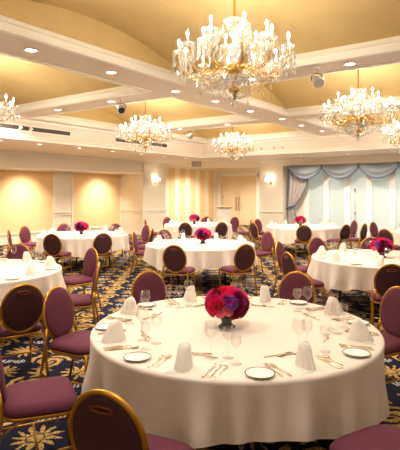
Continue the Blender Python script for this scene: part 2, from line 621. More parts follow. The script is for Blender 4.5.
# ------------------------------------------------------------------ downlights
ORD = ['first', 'second', 'third', 'fourth', 'fifth', 'sixth', 'seventh', 'eighth', 'ninth', 'tenth']
dl0 = None
def downlight(x, y, z, label, watt=1.0):
    global dl0
    if dl0 is None:
        dl0 = thing('downlight', label, 'downlight', (x, y, z), 0, 'recessed downlights')
        MB().lathe([(.062, 0), (.088, -.003), (.09, -.010), (.072, -.014), (.062, -.006)], 24).build('trim_ring', M_TRIM, dl0)
        MB().disc(.068, -.006, 24, up=False).build('lens', M_LENS, dl0)
        o = dl0
    else:
        o = dl0.copy()
        COL.objects.link(o)
        o.location = (x, y, z)
        o['label'] = label
        for ch in dl0.children:
            if ch.type == 'MESH':
                c = ch.copy()
                COL.objects.link(c)
                c.parent = o
    lamp('downlight_beam', 'AREA', (0, 0, -.018), DOWN_W * watt, WARM, o, shape='DISK', size=.12, spread=math.radians(150))
for i, x in enumerate((2.1, 3.43, 4.73, 7.37, 8.70, 11.30, 12.72)):
    downlight(x, 4.93, ZB, 'round white downlight in the beam dividing the vault rows, %s from the left' % ORD[i])
for i, y in enumerate((9.47, 8.07, 6.52, 4.98, 3.5, 2.04, .3)):
    downlight(6.25, y, ZB, 'round white downlight in the nearest cross beam, %s from the left wall' % ORD[i], .5 if i == 0 else 1.0)
for i, y in enumerate((7.86, 6.35, 4.85, 3.4, 2.0)):
    downlight(10.05, y, ZB, 'round white downlight in the farther cross beam, %s from the left wall' % ORD[i])
for i, x in enumerate((3.9, 5.1, 6.33, 7.43, 8.7, 9.95, 11.23, 12.35, 13.51, 14.8, 16.1)):
    downlight(x, 10.32, ZL, 'round white downlight in the low left soffit, number %d counted from the left' % (i + 1), 1.9 if x < 13 else 1.0)
for i, (x, y) in enumerate(((17.6, 12.2), (19.4, 10.6), (18.4, 12.6))):
    downlight(x, y, ZL, 'round white downlight in the low soffit before the double doors, %s one' % ORD[i], 3.4)
for i, y in enumerate((6.6, 5.0, 3.4, 1.8)):
    downlight(15.1, y, ZL, 'round white downlight in the low soffit along the curtains, %s from the pillar' % ORD[i], 2.0)
for i, (x, y) in enumerate(((1.99, 3.2), (1.99, 1.2), (-.9, 1.6), (-.9, -.6), (1.2, -1.6), (3.4, -1.6))):  # unseen downlights added around the camera to brighten the front table's cloth
    downlight(x, y, ZB, 'round white downlight added unseen in the flat ceiling around the camera, %s of its row' % ORD[i], 1.0 if i < 2 else .45)

# ------------------------------------------------------------------ chandeliers
def strand(p, q, sag, n, r=.011):
    mb = MB()
    for k in range(n + 1):
        t = k / n
        x, y, z = (p[i] + (q[i] - p[i]) * t for i in range(3))
        z -= sag * 4 * t * (1 - t)
        mb.octa((x, y, z), r, r * 1.25)
    return mb

def make_chandelier(label):
    t = thing('chandelier', label, 'chandelier', (0, 0, 0), 0, 'crystal chandeliers')
    Z0 = 2.64
    MB().lathe([(.001, 3.985), (.07, 3.985), (.065, 3.93), (.02, 3.86), (.011, 3.84), (.011, 3.45), (.02, 3.43), (.001, 3.42)], 16).build('stem', M_BRASS, t)
    MB().lathe([(.012, 3.44), (.05, 3.40), (.062, 3.37), (.03, 3.33), (.022, 3.29), (.055, 3.24), (.066, 3.19), (.04, 3.13), (.024, 3.10), (.05, 3.06), (.02, 3.03)], 16).build('glass_column', M_CRYS, t)
    MB().lathe([(.03, 3.06), (.075, 3.04), (.085, 3.00), (.07, 2.96), (.03, 2.93), (.02, 2.84), (.05, 2.81), (.06, 2.79), (.02, 2.76), (.012, 2.70)], 18).build('hub', M_BRASS, t)
    MB().lathe([(.02, 3.47), (.08, 3.48), (.12, 3.505), (.125, 3.50), (.08, 3.465), (.02, 3.455)], 16).build('top_crown', M_CRYS, t)
    MB().lathe([(.03, 2.85), (.10, 2.87), (.155, 2.92), (.16, 2.925), (.11, 2.86), (.03, 2.84)], 18).build('lower_bowl', M_CRYS, t)
    MB().ball((0, 0, 2.665), .034).build('finial', M_CRYS, t)
    def arm(a, R, zc, low, out):
        ca, sa = math.cos(a), math.sin(a)
        pr = [(.05, 3.01), (.12, 3.03), (.22, low + .03), (.34 * R / .56, low - .01), (.46 * R / .56, low + .005), (R * .95, low + .07), (R, zc - .05), (R, zc)]
        # smooth the polyline
        fine = []
        for i in range(len(pr) - 1):
            p0, p1, p2, p3 = pr[max(i - 1, 0)], pr[i], pr[i + 1], pr[min(i + 2, len(pr) - 1)]
            for s in range(4):
                u = s / 4
                fine.append(tuple(.5 * (2 * p1[c] + (p2[c] - p0[c]) * u + (2 * p0[c] - 5 * p1[c] + 4 * p2[c] - p3[c]) * u * u + (3 * p1[c] - p0[c] - 3 * p2[c] + p3[c]) * u ** 3) for c in (0, 1)))
        fine.append(pr[-1])
        o = MB().tube([(r * ca, r * sa, z) for r, z in fine], .0065, 6).build('arm', M_BRASS, t)
        T = Matrix.Translation((R * ca, R * sa, zc))
        MB().lathe([(.012, 0), (.04, .004), (.066, .02), (.068, .016), (.04, -.004), (.012, -.008)], 12, T).build('drip_pan', M_CRYS, o)
        MB().lathe([(.001, .005), (.012, .005), (.012, .09), (.001, .092)], 8, T).build('candle', M_CANDLE, o)
        MB().lathe([(.001, .092), (.008, .097), (.0115, .109), (.008, .124), (.001, .142)], 8, T).build('bulb', M_BULB, o)
        mb = MB()
        for k in range(8):
            b = 2 * PI * k / 8
            x, y = R * ca + .062 * math.cos(b), R * sa + .062 * math.sin(b)
            z = zc - .004
            for q in range(3 + (k % 2) * 2):
                mb.octa((x, y, z), .0095, .012)
                z -= .026
            mb.octa((x, y, z - .022), .019, .030, .058)
        mb.build('crystal_fringe', M_CRYS, o)
    for k in range(12):
        arm(2 * PI * (k + .3) / 12, .56, 3.16, 2.945, True)
    for k in range(6):
        arm(2 * PI * (k + .8) / 6, .33, 3.33, 3.02, False)
    for k in range(12):
        a, b = 2 * PI * (k + .3) / 12, 2 * PI * (k + 1.3) / 12
        c = (a + b) / 2
        if k % 2 == 0:
            strand((.11 * math.cos(c), .11 * math.sin(c), 3.47), (.32 * math.cos(c), .32 * math.sin(c), 3.31), .06, 10).build('crystal_strand', M_CRYS, t)
        strand((.54 * math.cos(a), .54 * math.sin(a), 3.15), (.54 * math.cos(b), .54 * math.sin(b), 3.15), .10, 10).build('crystal_strand', M_CRYS, t)
        strand((.33 * math.cos(a), .33 * math.sin(a), 3.30), (.54 * math.cos(a), .54 * math.sin(a), 3.16), .06, 9).build('crystal_strand', M_CRYS, t)
        strand((.40 * math.cos(c), .40 * math.sin(c), 2.96), (.05 * math.cos(c), .05 * math.sin(c), 2.72), .05, 14).build('crystal_strand', M_CRYS, t)
    for k in range(12):
        a = 2 * PI * (k + .3) / 12
        r = .38
        mb = MB()
        z = 2.93
        for s in range(6 - (k % 2) * 2):
            mb.octa((r * math.cos(a), r * math.sin(a), z), .010, .013)
            z -= .027
        mb.octa((r * math.cos(a), r * math.sin(a), z - .03), .017, .030, .040)
        mb.build('crystal_drop', M_CRYS, t)
    for k in range(10):
        a = 2 * PI * k / 10
        for zt, q in ((3.47, .12), (2.90, .15)):
            mb = MB()
            mb.octa((q * math.cos(a), q * math.sin(a), zt), .010, .013)
            mb.octa((q * math.cos(a), q * math.sin(a), zt - .026), .010, .013)
            mb.octa((q * math.cos(a), q * math.sin(a), zt - .068), .015, .030, .045)
            mb.build('crystal_drop', M_CRYS, t)
    return t
cxs, cys = [(a + b) / 2 for a, b in bx], [(a + b) / 2 for a, b in by]
CH = [(cxs[0], cys[0], 'largest crystal chandelier hanging nearest, above the front table at the top'),
      (cxs[1], cys[0], 'crystal chandelier with brass arms at the right, beyond the nearest one'),
      (cxs[2], cys[0], 'crystal chandelier cut by the right edge, close to the curtains'),
      (cxs[0], cys[1], 'crystal chandelier cut by the left edge of the picture'),
      (cxs[1], cys[1], 'crystal chandelier above the table by the peach wall panels'),
      (cxs[2], cys[1], 'small looking far crystal chandelier in front of the double doors')]
ch0 = None
for (x, y, lab) in CH:
    if ch0 is None:
        ch0 = make_chandelier(lab)
        ch0.location = (x, y, -.06)
    else:
        dup(ch0, (x, y, -.06), .2, lab, 'crystal chandeliers')

# ------------------------------------------------------------------ wall and ceiling fittings
def sconce(loc, rz, label):
    t = thing('wall_sconce', label, 'wall lamp', loc, rz, 'wall sconces')      # local -Y is out of the wall
    MB().lathe([(.001, .02), (.03, .018), (.05, .006), (.055, 0)], 16, Matrix.Rotation(PI / 2, 4, 'X') , 1, 1.6).build('wall_plate', M_BRASS, t)
    for s in (-1, 1):
        a = MB().tube([(0, -.02, -.02), (s * .04, -.08, -.06), (s * .10, -.11, -.06), (s * .12, -.12, -.01), (s * .12, -.12, .03)], .007, 6).build('arm', M_BRASS, t)
        T = Matrix.Translation((s * .12, -.12, .03))
        MB().lathe([(.012, 0), (.045, .01), (.046, .006), (.012, -.006)], 12, T).build('drip_pan', M_CRYS, a)
        MB().lathe([(.045, .02), (.062, .03), (.058, .10), (.038, .16)], 14, T).build('shade', M_SHADE, a)
        mb = MB()
        for k in range(6):
            mb.octa((s * .12 + .04 * math.cos(k * PI / 3), -.12 + .04 * math.sin(k * PI / 3), -.02), .01, .02, .03)
        mb.build('crystal_fringe', M_CRYS, a)
    lamp('sconce_light', 'POINT', (0, -.14, .14), 3, (1, .84, .62), t, shadow_soft_size=.06)
    return t
sconce((14.72, YF - .001, 2.10), 0, 'twin arm crystal sconce on the pillar beside the striped wall')
sconce((XW - .001, 8.30, 2.06), -PI / 2, 'twin arm crystal sconce on the pillar left of the curtain')

def spot_fixture(loc, rz, label, m=M_SILVER, inner=M_SILVER):
    t = thing('spotlight', label, 'spotlight', loc, rz, 'hanging stage spotlights')
    MB().lathe([(.001, 0), (.035, 0), (.035, -.015), (.001, -.016)], 14).build('ceiling_cap', M_TRIM, t)
    MB().tube([(0, 0, -.01), (.02, 0, -.10)], .006, 6).build('rod', M_BRASS, t)
    MB().tube([(.02, -.085, -.20), (.02, -.085, -.13), (.02, -.05, -.10), (.02, .05, -.10), (.02, .085, -.13), (.02, .085, -.20)], .006, 6).build('yoke', M_DARK, t)
    R = Matrix.Translation((.02, 0, -.20)) @ Matrix.Rotation(math.radians(125), 4, 'Y')
    b = MB().lathe([(.001, -.10), (.045, -.095), (.062, -.05), (.072, .03), (.078, .07), (.068, .07), (.05, .03)], 18, R).build('housing', m, t)
    MB().lathe([(.066, .06), (.04, .045), (.001, .04)], 16, R).build('reflector', inner, b)
    return t
spot_fixture((6.13, 6.15, ZB), -2.1, 'round silver and black spotlight hanging under the nearest cross beam, left', M_SILVER, M_DARK)
spot_fixture((6.15, 2.46, ZB), -2.3, 'round silver spotlight hanging under the cross beam right of the big chandelier')
spot_fixture((10.08, 7.5, ZB), 1.4, 'small pale spotlight under the farther cross beam, between two chandeliers')

def small_spot(loc, rz, label):
    t = thing('track_spotlight', label, 'spotlight', loc, rz, 'small step spotlights')   # local -Y is out of the face
    MB().tube([(0, 0, .04), (0, -.04, .04), (0, -.06, .0)], .006, 6).build('bracket', M_TRIM, t)
    R = Matrix.Translation((0, -.075, -.02)) @ Matrix.Rotation(math.radians(60), 4, 'X')
    b = MB().lathe([(.001, -.05), (.03, -.047), (.036, .04), (.030, .04), (.025, .015)], 14, R).build('housing', M_PORC, t)
    MB().disc(.03, .025, 14, R).build('lens', M_SILVER, b)
for i, y in enumerate((7.44, 6.99, 6.69)):
    small_spot((XS - .002, y, 3.16), -PI / 2, 'small white spotlight on the ceiling step by the curtains, %s from the left' % ORD[i])
for i, x in enumerate((6.5, 6.78)):
    small_spot((x, YS - .022, 3.2), 0, 'small white spotlight beside the dark air slot at left, %s from the left' % ORD[i])
for (x0, x1, lab) in ((4.6, 8.0, 'long dark air slot in the ceiling step at the left edge'), (9.63, 11.9, 'dark air slot in the ceiling step behind the middle left chandelier')):
    t = thing('air_grille', lab, 'air vent', ((x0 + x1) / 2, YS, 3.2), 0, 'linear air slots')
    w = (x1 - x0) / 2
    MB().box(-w, w, -.012, 0, -.05, .05).build('slot', M_GRILLE, t)
    MB().box(-w - .02, w + .02, -.02, 0, .05, .07).box(-w - .02, w + .02, -.02, 0, -.07, -.05).build('frame', M_TRIM, t)
t = thing('projector_box', 'grey louvred box fixed under the ceiling before the striped wall', 'ceiling box', (15.5, 11.27, ZL), TH - PI / 2)
MB().box(-.19, .19, -.16, .16, -.19, 0).build('housing', M_GREY, t)
mb = MB()
for i in range(6):
    mb.box(-.17, .17, -.17, -.158, -.17 + i * .027, -.157 + i * .027)
mb.build('louvre', M_TRIM, t)

# ------------------------------------------------------------------ curtains
t = thing('swag_valance', 'grey blue swagged valance with darker trim along the windows', 'valance', (16.12, 7.54, 2.68))
for n in range(9):
    y1 = -1.28 * n
    y0 = y1 - 1.28
    def pt(u, v):
        y = y1 + (y0 - y1) * u
        s = math.sin(PI * u) ** .8
        drop = .12 + .38 * s
        z = -drop * v
        x = .02 - .09 * math.sin(PI * min(1, v)) * s - .022 * math.sin(v * 15 - 1.5 * s) * s
        return (x, y, z)
    o = MB().grid(None, 24, 18, lambda i, j: pt(i / 24, j / 18)).build('swag', M_SWAG, t)
    MB().tube([pt(i / 24, 1) for i in range(25)], .026, 6).build('braid', M_TRIMB, o)
    MB().tube([(-.05, y0, .0), (-.06, y0, -.08), (-.04, y0, -.15)], [.02, .035, .012], 6).build('rosette', M_TRIMB, o)
t = thing('tied_curtain', 'grey curtain with blue trim tied back beside the pillar', 'curtain', (16.30, 7.62, 0))
def cp(u, v):
    """u across (0 = wall side), v from the top down"""
    z = 2.62 - 2.58 * v
    tie = (2.62 - 1.15) / 2.58
    w = .82 - (.82 - .22) * min(1, (v / tie)) ** 2.2 if v < tie else .22 + .16 * min(1, (v - tie) / .25)
    y = .02 - w * u
    x = .05 * math.sin(u * 2 * PI * 5 + v * 2) * (.4 + .6 * abs(v - tie)) 
    return (x, y, z)
MB().grid(None, 60, 40, lambda i, j: cp(i / 60, j / 40)).build('drape', M_DRAPE, t)
MB().tube([cp(1, j / 40) for j in range(41)], .024, 6).build('braid', M_TRIMB, t)
MB().tube([cp(0.02, j / 40) for j in range(41)], .03, 6).build('edge_braid', M_TRIMB, t)
MB().tube([(.07 * math.cos(a), -.10 + .16 * math.sin(a), 1.15 - .05 * math.sin(a)) for a in [2 * PI * k / 16 for k in range(16)]], .03, 6, True).build('tieback', M_TRIMB, t)

# ------------------------------------------------------------------ lectern, microphone stand
t = thing('lectern', 'white lectern with brass edged top and gooseneck microphone before the doors', 'lectern', (15.20, 9.75, 0), TH - PI / 2)
MB().box(-.24, .24, -.18, .18, .05, 1.10).box(-.27, .27, -.21, .21, 0, .05).build('body', M_PORC, t)
MB().box(-.29, .29, -.22, .22, 1.10, 1.135).build('top', M_BRASS, t)
MB().box(-.27, .27, -.20, .20, 1.135, 1.15).build('reading_board', M_PORC, t)
MB().tube([(-.05, .1, 1.15), (-.05, .1, 1.36), (-.06, .04, 1.50)], .008, 6).build('gooseneck', M_GREY, t)
MB().ball((-.062, .02, 1.53), .02, .02, .035).build('microphone', M_DARK, t)
t = thing('microphone_stand', 'slim grey microphone stand before the bright windows', 'microphone stand', (15.05, 4.75, 0))
MB().lathe([(.001, 0), (.16, 0), (.16, .015), (.03, .035), (.001, .04)], 20).build('base', M_GREY, t)
MB().tube([(0, 0, .03), (0, 0, 1.70)], .011, 8).build('pole', M_GREY, t)
MB().lathe([(.022, .98), (.028, 1.0), (.028, 1.06), (.022, 1.08)], 12).build('clutch', M_GREY, t)
MB().tube([(0, 0, 1.70), (.0, 0, 1.78), (0, 0, 1.88)], [.018, .03, .032], 10).build('microphone', M_GREY, t)

# ------------------------------------------------------------------ chairs
def make_chair(label):
    """faces local +Y; origin on the floor under the seat's middle"""
    t = thing('banquet_chair', label, 'chair', (0, 0, 0), 0, 'oval back banquet chairs')
    # seat cushion
    def sq(a, w, d, e=.42):
        c, s = math.cos(a), math.sin(a)
        return (w * math.copysign(abs(c) ** e, c), d * math.copysign(abs(s) ** e, s))
    N = 32
    rings = [(.0, .485), (.5, .484), (.8, .479), (.93, .468), (1.0, .447), (1.0, .425), (.96, .412), (.0, .410)]
    def sp(i, j):
        k, z = rings[j]
        x, y = sq(2 * PI * i / N, .225 * max(k, .01), .215 * max(k, .01))
        x *= 1 + .08 * (y / .215) * min(1, k)
        return (x, y, z)
    MB().grid(None, N, len(rings) - 1, sp, True).build('seat', M_PLUM, t)
    ring = []
    for i in range(N):
        x, y = sq(2 * PI * i / N, .212, .202)
        ring.append((x * (1 + .08 * y / .215), y, .402))
    MB().tube(ring, .013, 8, True).build('seat_frame', M_GOLD, t)
    # oval back, leaning a little
    B = Matrix.Translation((0, -.245, .655)) @ Matrix.Rotation(math.radians(9), 4, 'X')
    N = 40
    def oval(i, k=1.0, y=0.0):
        a = 2 * PI * i / N
        return (.180 * k * math.cos(a), y, .213 * k * math.sin(a))
    prof = [(1.0, -.004), (1.0, .012), (.95, .024), (.75, .033), (.4, .037), (.01, .038)]
    MB().grid(None, N, len(prof) - 1, lambda i, j: oval(i, prof[j][0], prof[j][1]), True, B).build('backrest', M_PLUM, t)
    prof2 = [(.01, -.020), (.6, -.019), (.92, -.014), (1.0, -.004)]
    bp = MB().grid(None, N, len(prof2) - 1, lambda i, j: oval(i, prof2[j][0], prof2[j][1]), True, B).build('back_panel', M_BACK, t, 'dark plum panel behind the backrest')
    hp = [(.055 * math.cos(2 * PI * k / 20), -.022, .155 + .014 * math.sin(2 * PI * k / 20)) for k in range(20)]
    MB().tube(hp, .005, 6, True, B).build('handle', M_COPPER, bp, 'copper rimmed grip slot')
    MB().tube([oval(i, 1.03) for i in range(N)], .0135, 8, True, B).build('back_frame', M_GOLD, t)
    for s in (-1, 1):
        p0 = B @ V(s * .170, 0, -.085)
        p1 = B @ V(s * .192, 0, -.165)
        MB().tube([p0, p1, (s * .205, -.215, .42), (s * .208, -.235, .30), (s * .205, -.30, .0)], .0125, 8).build('leg', M_GOLD, t)
        MB().tube([(s * .195, .185, .41), (s * .20, .20, .30), (s * .205, .215, 0)], [.014, .013, .010], 8).build('leg', M_GOLD, t)
        MB().tube([(s * .205, -.262, .18), (s * .204, .205, .18)], .008, 6).build('stretcher', M_GOLD, t)
        MB().tube([(s * .202, .198, .30), (s * .17, .196, .36), (s * .10, .194, .398)], .006, 6).build('brace', M_GOLD, t)
        MB().tube([(s * .206, -.225, .32), (s * .19, -.14, .37), (s * .19, -.08, .398)], .006, 6).build('brace', M_GOLD, t)
    MB().tube([(-.204, -.02, .18), (.204, -.02, .18)], .008, 6).build('stretcher', M_GOLD, t)
    return t
TABLES = {
    'front': (2.967, 1.817), 'centre': (7.318, 5.239), 'panel': (7.372, 8.599), 'leftedge': (3.189, 5.715),
    'right': (7.356, 1.921), 'stripe': (11.755, 8.49), 'swag': (12.665, 5.501), 'rightedge': (12.948, 2.186)}
# table, x and y of the back's top, turn away from the table's middle, which one
CHAIRS = [
    ('front', 1.39, 1.48, 0, 'plum chair with dark oval back and grip slot at bottom left'),
    ('front', 2.30, .40, 0, 'plum chair at bottom right, only its rounded seat showing'),
    ('front', 3.34, .26, 0, 'plum chair at the right edge, only its seat side showing'),
    ('front', 4.29, 1.04, 0, 'upright plum chair at the right edge beside the front table'),
    ('front', 4.57, 2.04, 0, 'plum chair behind the front table, right of the flowers'),
    ('front', 3.72, 3.33, 0, 'plum chair behind the front table, left of the flowers'),
    ('front', 2.63, 3.42, 0, 'plum chair left of the front table, oval back fully in view'),
    ('front', 1.63, 2.64, 0, 'plum chair at the left edge with its whole seat in view'),
    ('centre', 5.98, 4.72, 0, 'chair with its back to us at the centre table, left one'),
    ('centre', 6.59, 3.87, 0, 'chair with its back to us at the centre table, right one'),
    ('centre', 8.90, 4.61, 0, 'plum chair at the right end of the centre table'),
    ('centre', 7.22, 6.80, 28, 'narrow looking chair at the left end of the centre table'),
    ('centre', 8.07, 6.76, 0, 'chair peeking over the far side of the centre table'),
    ('leftedge', 4.39, 6.67, 0, 'plum chair behind the glasses of the table at left edge'),
    ('leftedge', 2.54, 3.76, 0, 'chair with dark back before the table cut by left edge'),
    ('leftedge', 4.62, 5.42, 0, 'tall oval chair right of the table cut by the left edge'),
    ('leftedge', 3.85, 4.24, 22, 'chair seen edge on with gilt side, left of the carpet aisle'),
    ('panel', 6.03, 7.90, 0, 'chair with its back to us at the peach panel table, left one'),
    ('panel', 6.64, 7.16, 0, 'chair with its back to us at the peach panel table, right one'),
    ('panel', 6.93, 10.25, 0, 'chair left of the peach panel table, the farther of two'),
    ('panel', 6.21, 9.53, 0, 'chair left of the peach panel table, the nearer edge on one'),
    ('panel', 8.08, 10.19, 0, 'chair behind the peach panel table, left of its flowers'),
    ('panel', 8.85, 9.11, 0, 'chair behind the peach panel table, right of its flowers'),
    ('panel', 8.97, 8.08, 0, 'chair right of the peach panel table, the farther of two'),
    ('panel', 8.12, 7.21, 0, 'chair right of the peach panel table, the nearer of two'),
    ('right', 5.72, 1.38, 0, 'chair with dark back in front of the right hand table'),
    ('right', 6.03, 2.80, 0, 'chair at the left end of the right hand table, nearest one'),
    ('right', 7.20, 3.52, 0, 'edge on chair at the left end of the right hand table'),
    ('right', 8.23, 3.30, 0, 'chair behind the left half of the right hand table'),
    ('right', 8.85, 2.50, 0, 'chair peeking over the right hand table left of its flowers'),
    ('stripe', 10.35, 7.88, 0, 'far chair with its back to us before the striped wall, left one'),
    ('stripe', 10.92, 7.08, 0, 'far chair with its back to us before the striped wall, right one'),
    ('stripe', 13.13, 9.15, 0, 'far chair behind the table by the striped wall'),
    ('stripe', 13.55, 8.26, 0, 'far chair right of the striped wall table, oval back in view'),
    ('stripe', 12.55, 7.20, 0, 'far edge on chair right of the striped wall table'),
    ('stripe', 10.89, 9.70, 0, 'far edge on chair left of the striped wall table'),
    ('stripe', 12.21, 10.09, 0, 'far chair at the back left of the striped wall table'),
    ('swag', 11.24, 4.83, 0, 'chair with its back to us before the swagged curtain table, middle'),
    ('swag', 11.25, 6.27, 0, 'dark backed chair left of the swagged curtain table'),
    ('swag', 12.95, 7.05, 0, 'pale plum chair before the pillar, behind the curtain table'),
    ('swag', 12.00, 4.02, 0, 'dark backed chair right of the curtain table, beside the microphone stand'),
    ('swag', 13.75, 4.48, 0, 'plum chair top just behind the dark one by the microphone stand'),
    ('swag', 12.59, 3.72, -6, 'chair seen edge on as a gilt arch before the windows'),
    ('rightedge', 13.37, 3.60, 0, 'plum chair before the windows at right, the farther of two'),
    ('rightedge', 11.02, 2.82, 0, 'dark backed chair before the windows at right, the nearer of two'),
]
chair0 = None
for (tb, x, y, tw, lab) in CHAIRS:
    tx, ty = TABLES[tb]
    a = math.atan2(ty - y, tx - x) - PI / 2 + math.radians(tw)
    # the back's top sits behind the seat's middle
    rr = math.hypot(tx - x, ty - y)
    if rr < 1.63:
        x, y = tx + (x - tx) * 1.63 / rr, ty + (y - ty) * 1.63 / rr
    ox, oy = x + .275 * math.cos(a + PI / 2), y + .275 * math.sin(a + PI / 2)
    if chair0 is None:
        chair0 = make_chair(lab)
        chair0.location = (ox, oy, 0)
        chair0.rotation_euler = (0, 0, a)
    else:
        dup(chair0, (ox, oy, 0), a, lab, 'oval back banquet chairs')

# ------------------------------------------------------------------ tables under white cloths
TNAME = {'front': 'the big front table', 'centre': 'the centre table', 'panel': 'the peach panel table', 'leftedge': 'the left edge table',
         'right': 'the right hand table', 'stripe': 'the striped wall table', 'swag': 'the swagged curtain table', 'rightedge': 'the right edge table'}
WHERE = {'front': 'with pink flowers filling the foreground', 'centre': 'in the middle of the room', 'panel': 'by the left wall with peach panels',
         'leftedge': 'cut by the left edge of the picture', 'right': 'with pink flowers at the right edge', 'stripe': 'farthest back before the striped wall',
         'swag': 'before the tied curtain and windows', 'rightedge': 'before the windows cut by right edge'}
def cloth_mb(seed):
    rnd = random.Random(seed)
    ph = [rnd.uniform(0, 2 * PI) for _ in range(6)]
    if seed == 1:
        ph[5] = PI - 4 * (TH + PI + .1)
    N = 240
    rows = [('t', .01), ('t', .5), ('t', .9), ('t', .99), ('t', 1.018)] + [('d', v) for v in (0, .04, .1, .2, .32, .45, .6, .75, .88, 1.0)]
    def p(i, j):
        a = 2 * PI * i / N
        kind, q = rows[j]
        if kind == 't':
            return (q * math.cos(a), q * math.sin(a), .7275 if q < 1.01 else .726)
        aw = a + .10 * math.sin(3 * a + ph[0]) + .05 * math.sin(7 * a + ph[1])
        fold = .8 * math.sin(25 * aw + ph[2]) + .55 * math.sin(17 * aw + ph[3]) + .5 * math.sin(9 * aw + ph[4])
        hem = .37 - .05 * math.cos(4 * a + ph[5]) + .016 * fold
        r = 1.026 + .006 * q ** 1.1 + .040 * fold * min(1, q * 1.2) * (.4 + .6 * q)
        z = .715 + (hem - .715) * q
        return (r * math.cos(a), r * math.sin(a), z)
    return MB().grid(None, N, len(rows) - 1, p, True)
cloth_me = [cloth_mb(s).mesh('tablecloth', M_CLOTH) for s in (1, 2, 3)]
tab0 = None
for n, (tb, (x, y)) in enumerate(TABLES.items()):
    lab = 'round banquet table under the white cloth ' + WHERE[tb]
    if tab0 is None:
        tab0 = thing('round_table', lab, 'table', (x, y, 0), 0, 'round banquet tables')
        MB().lathe([(.001, .70), (.99, .70), (1.0, .705), (1.0, .715), (.99, .722), (.001, .722)], 64).build('tabletop', M_WOOD, tab0)
        for k in range(4):
            a = PI / 4 + k * PI / 2
            MB().tube([(.55 * math.cos(a), .55 * math.sin(a), .70), (.62 * math.cos(a), .62 * math.sin(a), 0)], .018, 8).build('leg', M_DARK, tab0)
    else:
        dup(tab0, (x, y, 0), n * .7, lab, 'round banquet tables')
    c = place('tablecloth', cloth_me[n % 3])
    c.location = (x, y, 0)
    c.rotation_euler = (0, 0, n * 1.3)
    tag(c, 'white floor sweeping tablecloth on the round table ' + WHERE[tb], 'tablecloth', 'white round tablecloths')
    c['label'] = 'draped white tablecloth on the round table ' + WHERE[tb]
ZT = .7285

# ------------------------------------------------------------------ flowers
def bloom_mesh(kind, m, r=.045):
    rnd = random.Random(hash_(kind))
    mb = MB()
    layers = ((8, 1.0, .05), (7, .85, .3), (6, .62, .6), (4, .40, .95)) if kind != 'violet' else ((8, 1.0, .25), (7, .75, .4))
    for n, rr, tilt in layers:
        for k in range(n):
            a = 2 * PI * (k + rnd.random() * .5) / n + rr * 5
            R_ = rotz(a) @ Matrix.Rotation(-tilt, 4, 'Y')
            w = r * rr * 1.0
            def pp(i, j):
                u, v = i / 4 - .5, j / 4
                ww = w * (.35 + 1.0 * math.sin(min(1, v * 1.1) * PI * .62)) * (1 - .35 * v * v)
                return (r * rr * v, ww * u * 1.5, r * .42 * v * v * (1 - .4 * (2 * u) ** 2) - r * .25 * (1 - rr) * 0 + .25 * r * (2 * u) ** 2 + .06 * r * math.sin(8 * u + k))
            mb.grid(None, 4, 4, pp, False, Matrix.Translation((0, 0, r * .18 * (1 - rr))) @ R_)
    return mb.mesh('bloom', m)
def hash_(s):
    return sum(ord(c) * (i + 7) for i, c in enumerate(s))
BLOOM = {k: bloom_mesh(k, m) for k, m in ROSE.items()}
def eye_mesh():
    return MB().ball((0, 0, .006), .010, .010, .007, 8, 5).mesh('flower_eye', M_POLLEN)
EYE = eye_mesh()
def make_flowers(label):
    t = thing('flower_centrepiece', label, 'flower arrangement', (0, 0, 0), 0, 'flower centrepieces')
    MB().lathe([(.001, 0), (.062, 0), (.064, .006), (.05, .014), (.036, .03), (.04, .05), (.066, .08), (.07, .084), (.06, .08), (.001, .06)], 24).build('vase', M_VASE, t, 'dark footed vase')
    rnd = random.Random(5)
    C0 = V(0, 0, .166)
    MB().ball((0, 0, .165), .098, .098, .075, 16, 10).build('foliage', M_LEAF, t, 'dark green foliage between the blooms')
    n = 42
    for i in range(n):
        zz = 1 - 1.55 * (i + .5) / n
        a = i * 2.39996 + rnd.uniform(-.15, .15)
        rr = math.sqrt(1 - zz * zz)
        d = V(rr * math.cos(a), rr * math.sin(a), zz)
        side = math.sin(a * 1.0 + .6)
        q = rnd.random()
        if zz > .25:
            kind = 'hot' if q < .58 else 'red' if q < .78 else 'violet' if q < .88 else 'wine'
        elif zz > -.1:
            kind = 'red' if q < .3 else 'wine' if q < .55 else 'hot' if q < .75 else 'violet' if q < .87 else 'pink'
        else:
            kind = 'pink' if q < .75 else 'red' if q < .88 else 'wine'
        o = place('bloom', BLOOM[kind], t)
        p = C0 + V(d.x * .128, d.y * .128, d.z * .082)
        o.location = p
        o.rotation_euler = d.to_track_quat('Z', 'Y').to_euler()
        s = rnd.uniform(.85, 1.15) * (1.1 if zz > .3 else .95)
        o.scale = (s, s, s)
        o['label'] = {'hot': 'hot pink', 'red': 'crimson', 'wine': 'dark wine red', 'pink': 'salmon pink', 'violet': 'violet'}[kind] + ' bloom'
        if kind == 'violet':
            place('flower_eye', EYE, o, 'pale centre of the bloom')
    for i in range(14):
        a = i * 2.4
        el = rnd.uniform(-.2, .6)
        d = V(math.cos(a) * math.cos(el), math.sin(a) * math.cos(el), math.sin(el))
        o = MB().grid(None, 4, 6, lambda i, j: ((i / 4 - .5) * .035 * math.sin(PI * (j / 6) ** .8 + .02), .01 * math.sin(j), .06 * j / 6 + .002 * abs(i - 2))).build('leaf', M_LEAF, t)
        o.location = C0 + d * .115
        o.rotation_euler = d.to_track_quat('Z', 'Y').to_euler()
    return t
fl0 = None
